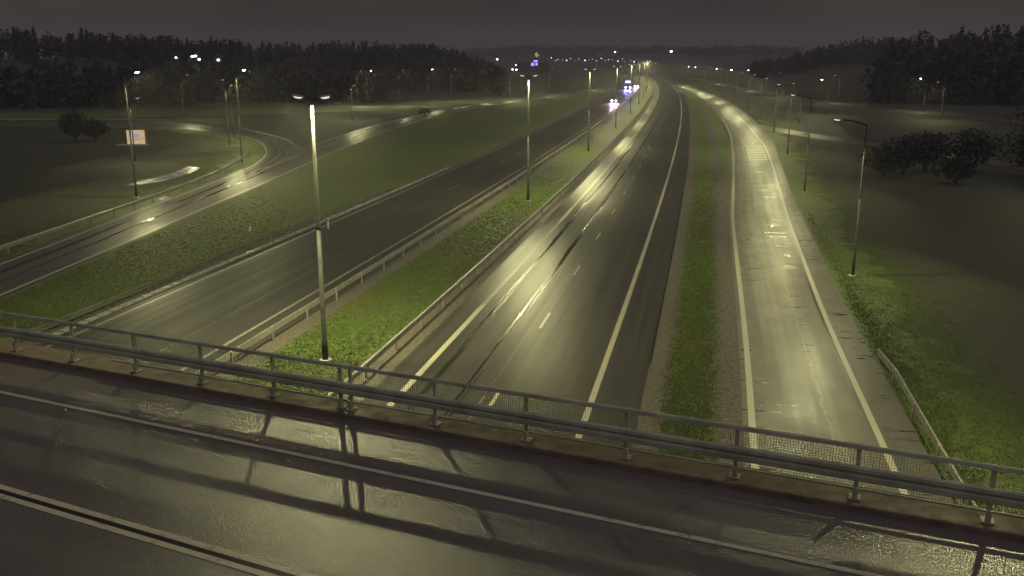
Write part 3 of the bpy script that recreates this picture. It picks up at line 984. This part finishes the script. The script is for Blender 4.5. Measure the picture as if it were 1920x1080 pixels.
# pale box and small roadside pieces
hw = empty("pale_box", (-33.9, 87.6, 0), R(88))  # pale box added in place of a bright, puddle-like patch
tag(hw, "small pale box standing in for a bright patch beside the slip road", "box")
MB().box((0, 0, 0.20), (1.5, 0.22, 0.40)).build("wall", "white_box", hw)
MB().box((-0.85, -0.15, 0.16), (0.16, 0.5, 0.34)).build("side_piece", "white_box", hw)
MB().box((0.85, -0.15, 0.16), (0.16, 0.5, 0.34)).build("side_piece", "white_box", hw)
def delineator(x, y, label, h=1.0):
    r = empty("marker_post", (x, y, 0))
    tag(r, label, "marker post")
    MB().tube([(0, 0, -0.1), (0, 0, h - 0.05), (0, 0, h)], [0.06, 0.055, 0.03], 8).build("post", "white_box", r)
    MB().box((0, -0.06, h * 0.8), (0.07, 0.02, 0.16)).build("reflector", "car_dark", r)
delineator(48.3, 212.4, "white marker post at the nose between ramp and motorway", 1.3)
delineator(*M(68, -26.0), "pale marker post at the edge of the oncoming carriageway", 0.9)
delineator(-21.3, 72.6, "small white marker in the grass slope above the low guard rail", 0.5)

# ------------------------------------------------------------------ vehicles
def wheel(root, x, y, r, w):
    wo = MB().tube([(x, y - w / 2, r), (x, y + w / 2, r)], [r, r], 16).build("wheel", "tyre", root, False)
    MB().tube([(x, y - w / 2 - 0.005, r), (x, y + w / 2 + 0.005, r)], [r * 0.6, r * 0.6], 12).build("rim", "lamp_pole", wo)
def head_spot(root, x, y, z, col, power):
    d = bpy.data.lights.new("headlight_beam", 'SPOT')
    d.energy = power; d.color = col; d.spot_size = R(40); d.spot_blend = 0.6; d.shadow_soft_size = 0.08
    o = bpy.data.objects.new("headlight_beam", d); COL.objects.link(o); o.parent = root
    o.location = (x, y, z); o.rotation_euler = (0, R(-87.5), 0) if False else (R(90), 0, R(-90))
    o.rotation_euler = Matrix.Rotation(R(3), 4, 'Y').to_3x3().to_euler() if False else Vector((1, 0, -0.035)).to_track_quat('-Z', 'Y').to_euler()
def car(x, y, rz, label, paint, lights=None, on=True):
    root = empty("car", (x, y, 0.006), rz)
    tag(root, label, "car")
    # +x is forward
    side = [(-2.15, 0.32), (-2.2, 0.62), (-2.1, 0.88), (-1.2, 0.95), (1.0, 0.93), (1.9, 0.78), (2.2, 0.60), (2.18, 0.32)]
    m = MB()
    for (yy, sc) in ((-0.88, 1), (0.88, 1)):
        for (a, b) in side: m.v.append((a, yy, b))
    N = len(side)
    for k in range(N):
        k2 = (k + 1) % N; m.f.append((k, k2, N + k2, N + k))
    m.f.append(tuple(reversed(range(N)))); m.f.append(tuple(range(N, 2 * N)))
    m.build("body", paint, root)
    roof = MB()
    low = [(-1.75, 0.9), (1.05, 0.93)]; hi = [(-1.15, 1.42), (0.25, 1.45)]
    for yy, zz in ((0.80, low), (0.62, hi)):
        for sgn in (-1, 1):
            for (a, b) in zz: roof.v.append((a, sgn * yy, b))
    roof.f = [(0, 1, 5, 4), (3, 2, 6, 7), (1, 3, 7, 5), (2, 0, 4, 6), (4, 5, 7, 6)]
    roof.build("windows", "window_glass", root)
    MB().box((-0.45, 0, 1.455), (1.4, 1.22, 0.05)).build("roof", paint, root)
    for wx in (-1.35, 1.35):
        for wy in (-0.80, 0.80): wheel(root, wx, wy, 0.32, 0.2)
    for sgn in (-1, 1):
        MB().tube([(2.1, sgn * 0.66, 0.66), (2.215, sgn * 0.66, 0.66)], [0.20, 0.19], 12).build("headlight", lights if on else "window_glass", root)
        if on: MB().tube([(2.06, sgn * 0.62, 0.66), (2.19, sgn * 0.62, 0.66)], [0.44, 0.42], 14).build("headlight_halo", "glow_pink", root)  # added glowing disc that imitates the headlight's glare halo
        MB().box((-2.2, sgn * 0.68, 0.75), (0.06, 0.3, 0.14)).build("tail_light", "sign_back", root)
        if on: head_spot(root, 2.3, sgn * 0.66, 0.66, (1.0, 0.55, 0.85), 9000)
def toward(t): # heading of oncoming traffic
    return math.atan2(-1, -axis_d(t))
x, y = M(284, -20.4); car(x, y, toward(284), "oncoming car with pinkish white headlights leading the traffic", "car_paint", "headlight_pink")
x, y = M(432, -17.9); car(x, y, toward(432), "oncoming car with pink headlights following beside the truck", "car_paint", "headlight_pink")
car(-21.6, 229.0, R(72), "dark unlit car driving away on the wet slip road", "car_dark", None, False)
def truck(t, o):
    x, y = M(t, o)
    root = empty("truck", (x, y, 0.006), toward(t))
    tag(root, "oncoming truck with bluish headlights and lit sign above its cab", "truck")
    cab = MB().extrude([(-1.22, 0.5), (-1.25, 1.2), (-1.2, 2.75), (-1.0, 2.95), (1.0, 2.95), (1.2, 2.75), (1.25, 1.2), (1.22, 0.5)], -2.0, 0.0)
    cab.build("cab", "truck_paint", root)
    MB().box((0.02, 0, 2.0), (0.06, 2.2, 0.8)).build("windscreen", "window_glass", root)
    MB().box((-7.4, 0, 2.2), (10.4, 2.5, 2.7)).build("cargo_box", "truck_paint", root)
    MB().box((-6.5, 0, 0.7), (11.5, 0.9, 0.3)).build("chassis", "car_dark", root)
    MB().box((-0.1, 0, 3.37), (0.3, 2.1, 0.8)).build("roof_sign", "truck_sign", root)
    MB().box((0.05, 0, 0.55), (0.12, 2.4, 0.4)).build("bumper", "car_dark", root)
    for wx in (-0.9, -9.5, -10.8):
        for wy in (-1.05, 1.05): wheel(root, wx, wy, 0.5, 0.3)
    for sgn in (-1, 1):
        MB().tube([(-0.02, sgn * 0.98, 0.95), (0.12, sgn * 0.98, 0.95)], [0.24, 0.23], 12).build("headlight", "headlight_blue", root)
        MB().tube([(-0.04, sgn * 0.9, 0.95), (0.10, sgn * 0.9, 0.95)], [0.55, 0.52], 14).build("headlight_halo", "glow_blue", root)  # glare halo as a glowing disc, not a part of the truck
        head_spot(root, 0.2, sgn * 0.98, 0.95, (0.30, 0.25, 1.0), 18000)
truck(402, -21.0)

# ------------------------------------------------------------------ vegetation
def leaf_cloud(n, cx, cy, z0, h, rad, size, conifer):
    """n random leaf triangles in a crown; returns (n*3,3)"""
    if conifer:
        k = rng.random(n) ** 0.75
        zz = z0 + h * (0.06 + 0.94 * (1 - k))
        # whorls give a jagged outline
        wh = 0.62 + 0.38 * np.abs(np.sin((1 - k) * math.pi * (h / 1.3)))
        rr_ = rad * k * wh * np.sqrt(rng.random(n))
    else:
        ph = np.arccos(1 - 2 * rng.random(n)); q = rng.random(n) ** 0.45
        zz = z0 + h * 0.58 + np.cos(ph) * q * h * 0.42
        rr_ = rad * np.sin(ph) * q
    th = rng.random(n) * 2 * math.pi
    lob = 1 + 0.28 * np.sin(3 * th + cx) + 0.18 * np.sin(5 * th + cy * 2)
    c = np.stack([cx + rr_ * np.cos(th) * lob, cy + rr_ * np.sin(th) * lob, zz], 1)
    a = rng.normal(0, 1, (n, 3)); a /= np.linalg.norm(a, axis=1)[:, None]
    b = rng.normal(0, 1, (n, 3)); b -= (a * b).sum(1)[:, None] * a; b /= np.linalg.norm(b, axis=1)[:, None]
    s = size * rng.uniform(0.5, 1.3, n)[:, None]
    V = np.stack([c + a * s, c - a * s * 0.5 + b * s * 0.6, c - a * s * 0.5 - b * s * 0.6], 1)
    V[:, :, 2] = np.maximum(V[:, :, 2], z0 + 0.02)
    return V.reshape(-1, 3)
def wood(name, label, spots, mat, leaves, size):
    L = []; tr_ = MB()
    for (x, y, h, rad, con) in spots:
        z0 = terrain(x, y)
        L.append(leaf_cloud(leaves, x, y, z0, h, rad, size, con))
        tr_.tube([(x, y, z0 - 0.2), (x, y, z0 + h * 0.7)], [0.22, 0.08], 5, False)
    o = link(name, tri_mesh(name, np.concatenate(L), mat))
    tag(o, label, "wood", kind="stuff")
    t = tr_.build("trunk", "bark", o); t["kind"] = "stuff"
def polar(az, r): return r * math.sin(R(az)), r * math.cos(R(az))
spots = []
for i in range(900):                      # wood on the left
    az = rng.uniform(-38, -0.5)
    row = rng.random()
    if row < 0.36:
        r = rng.uniform(282, 330); h = rng.uniform(6.5, 11)
        if az > -8: r += 60
    elif row < 0.58:
        r = rng.uniform(335, 384); h = rng.uniform(4.5, 7.0)
    else:
        r = rng.uniform(410, 520); h = rng.uniform(8.5, 13.0) * (1 + 0.35 * sstep(-26, -30, az) + 0.12 * sstep(-13, -11, az) * sstep(-4, -9, az))
        h *= 1 - 0.35 * sstep(-4, 0, az)
    x, y = polar(az, r)
    spots.append((x, y, h, h * rng.uniform(0.22, 0.34), rng.random() < 0.45))
wood("woodland", "dark wood on the rising ground behind the slip road", spots, "leaf_far", 190, 0.95)
spots = []
for i in range(460):                      # wood on the right hill
    az = rng.uniform(21.5, 40)
    r = rng.uniform(330, 480) if rng.random() < 0.7 else rng.uniform(300, 330); h = rng.uniform(9, 17) * (1 + 0.25 * sstep(24, 30, az))
    x, y = polar(az, r)
    spots.append((x, y, h, h * rng.uniform(0.22, 0.34), rng.random() < 0.5))
for i in range(150):
    az = rng.uniform(14.5, 23)
    r = rng.uniform(640, 820); h = rng.uniform(11, 17) * (0.7 + 0.5 * sstep(14, 21, az))
    x, y = polar(az, r)
    spots.append((x, y, h, h * rng.uniform(0.25, 0.36), rng.random() < 0.5))
wood("woodland", "dark wood on the hill right of the ramp", spots, "leaf_far", 200, 1.1)
spots = []
for i in range(260):                      # far horizon
    az = rng.uniform(-3, 17)
    r = rng.uniform(1700, 2000); h = rng.uniform(12, 22)
    x, y = polar(az, r)
    spots.append((x, y, h, h * rng.uniform(0.5, 0.8), False))
wood("woodland", "far wooded horizon behind the town lights", spots, "leaf_far", 120, 3.0)

def shrub(x, y, h, rad, label, group=None, con=False, leaves=1500):
    root = empty("shrub", (x, y, terrain(x, y)))
    tag(root, label, "shrub", group)
    V = leaf_cloud(leaves, 0, 0, 0, h, rad, 0.26, con)
    link("crown", tri_mesh("crown", V, "leaf_dark"), root)
    m = MB()
    for k in range(5):
        a = k * 1.3; m.tube([(0, 0, -0.1), (math.cos(a) * rad * .25, math.sin(a) * rad * .25, h * 0.35), (math.cos(a) * rad * .4, math.sin(a) * rad * .4, h * 0.65)], [0.09, 0.06, 0.03], 6)
    m.build("stem", "bark", root)
shrub(-72.5, 152, 5.2, 2.4, "dark round bush in front of the loop guard rail")
shrub(-70.0, 154, 3.6, 1.8, "low dark bush beside the round bush near the sign box")
for (x, y, h, rad) in ((43.5, 106, 3.8, 2.2), (47, 109, 4.6, 2.6), (51, 112, 5.0, 2.8), (55.5, 110, 5.4, 3.0), (60.5, 106, 5.6, 3.2), (66, 100, 5.8, 3.4), (49, 100, 3.0, 2.0), (72, 108, 6.5, 3.6), (58, 96, 4.0, 2.6), (78, 120, 7, 3.8), (70, 86, 7.5, 4.2), (80, 98, 8.5, 4.6), (62, 84, 5.5, 3.4), (88, 112, 9, 4.8)):
    shrub(x, y, h, rad, "dark leafy shrub in the thicket beside the side road", "shrubs beside the side road", leaves=1300)

for (x, y, h, rad) in ((84, 128, 11, 4.6), (92, 124, 12.5, 5.0), (99, 132, 13, 5.2), (106, 126, 12, 5.0), (112, 136, 14, 5.4), (96, 108, 11, 4.8), (104, 112, 12.5, 5.2), (90, 142, 12, 5.0), (78, 134, 9, 4.2)):
    shrub(x, y, h, rad, "tall dark tree in the black clump behind the thicket", "tall trees behind the thicket", con=rng.random() < 0.4, leaves=2200)

# wet grass tufts on the verges
def grass():
    pts = []
    def add(n, t0, t1, oa, ob, tall):
        t = t0 * (t1 / t0) ** rng.random(n)
        oa_ = np.array([oa(v) if callable(oa) else oa for v in t]); ob_ = np.array([ob(v) if callable(ob) else ob for v in t])
        o = oa_ + (ob_ - oa_) * rng.random(n) + rng.normal(0, 0.22, n)
        keep = rng.random(n) < np.clip((t1 - t) / (t1 * 0.55), 0, 1)
        t, o = t[keep], o[keep]; n = len(t)
        d = -2 * 8.46167e-05 * t + 0.222375; k = np.hypot(1, d)
        ax = -8.46167e-05 * t * t + 0.222375 * t - 4.38185
        pts.append(np.stack([ax + o / k, t - o * d / k, np.full(n, tall)], 1))
    add(34000, 26, 130, -15.4, -10.9, 0.05)
    add(22000, 24, 120, 2.9, lambda t: rl(t) - 1.5, 0.05)
    add(12000, 26, 90, lambda t: ro(t) + 0.5, lambda t: ro(t) + 0.5 + 7 * rng.random() ** 2, 0.07)
    # slope between slip road and motorway
    n = 42000
    y = 45 * (170 / 45) ** rng.random(n)
    xr = np.array([-28.6 + axis_x(v) for v in y]); xl = np.interp(y, [p[1] for p in SLIP_R], [p[0] + 0.8 for p in SLIP_R])
    x = xl + (xr - xl) * rng.random(n)
    ok = (xr > xl + 0.3) & (rng.random(n) < np.clip((105 - y) / 55, 0, 1))
    pts.append(np.stack([x, y, np.full(n, 0.045)], 1)[ok])
    Pn = np.concatenate(pts)
    n = len(Pn)
    L = []
    for k in range(3):
        th = rng.random(n) * 2 * math.pi
        h = Pn[:, 2] * rng.uniform(0.5, 1.35, n)
        lean = rng.uniform(0.1, 0.8, n) * h
        w = rng.uniform(0.012, 0.03, n)
        bx = Pn[:, 0] + rng.normal(0, .06, n); by = Pn[:, 1] + rng.normal(0, .06, n)
        p0 = np.stack([bx - w * np.sin(th), by + w * np.cos(th), np.full(n, -0.035)], 1)
        p1 = np.stack([bx + w * np.sin(th), by - w * np.cos(th), np.full(n, -0.035)], 1)
        p2 = np.stack([bx + lean * np.cos(th), by + lean * np.sin(th), h], 1)
        L.append(np.stack([p0, p1, p2], 1).reshape(-1, 3))
    o = link("grass", tri_mesh("grass", np.concatenate(L), "grass_blade"))
    tag(o, "short wet grass on the verges and median", "grass", kind="stuff")
grass()

# ------------------------------------------------------------------ rain haze
HAZE = True
if HAZE:
    hz = MB().box((0, 0, 44.5), (6200, 6200, 91))
    me = bpy.data.meshes.new("haze"); me.from_pydata(hz.v, [], hz.f)
    m = bpy.data.materials.new("haze"); m.use_nodes = True
    nt = m.node_tree; nt.nodes.clear()
    out = nt.nodes.new("ShaderNodeOutputMaterial"); pv = nt.nodes.new("ShaderNodeVolumePrincipled")
    pv.inputs["Color"].default_value = (0.9, 0.9, 0.9, 1)
    pv.inputs["Density"].default_value = 0.00040
    pv.inputs["Anisotropy"].default_value = 0.3
    nt.links.new(pv.outputs[0], out.inputs["Volume"])
    me.materials.append(m)
    ho = link("haze", me); tag(ho, "thin rainy night haze over the whole place", "haze", kind="stuff")
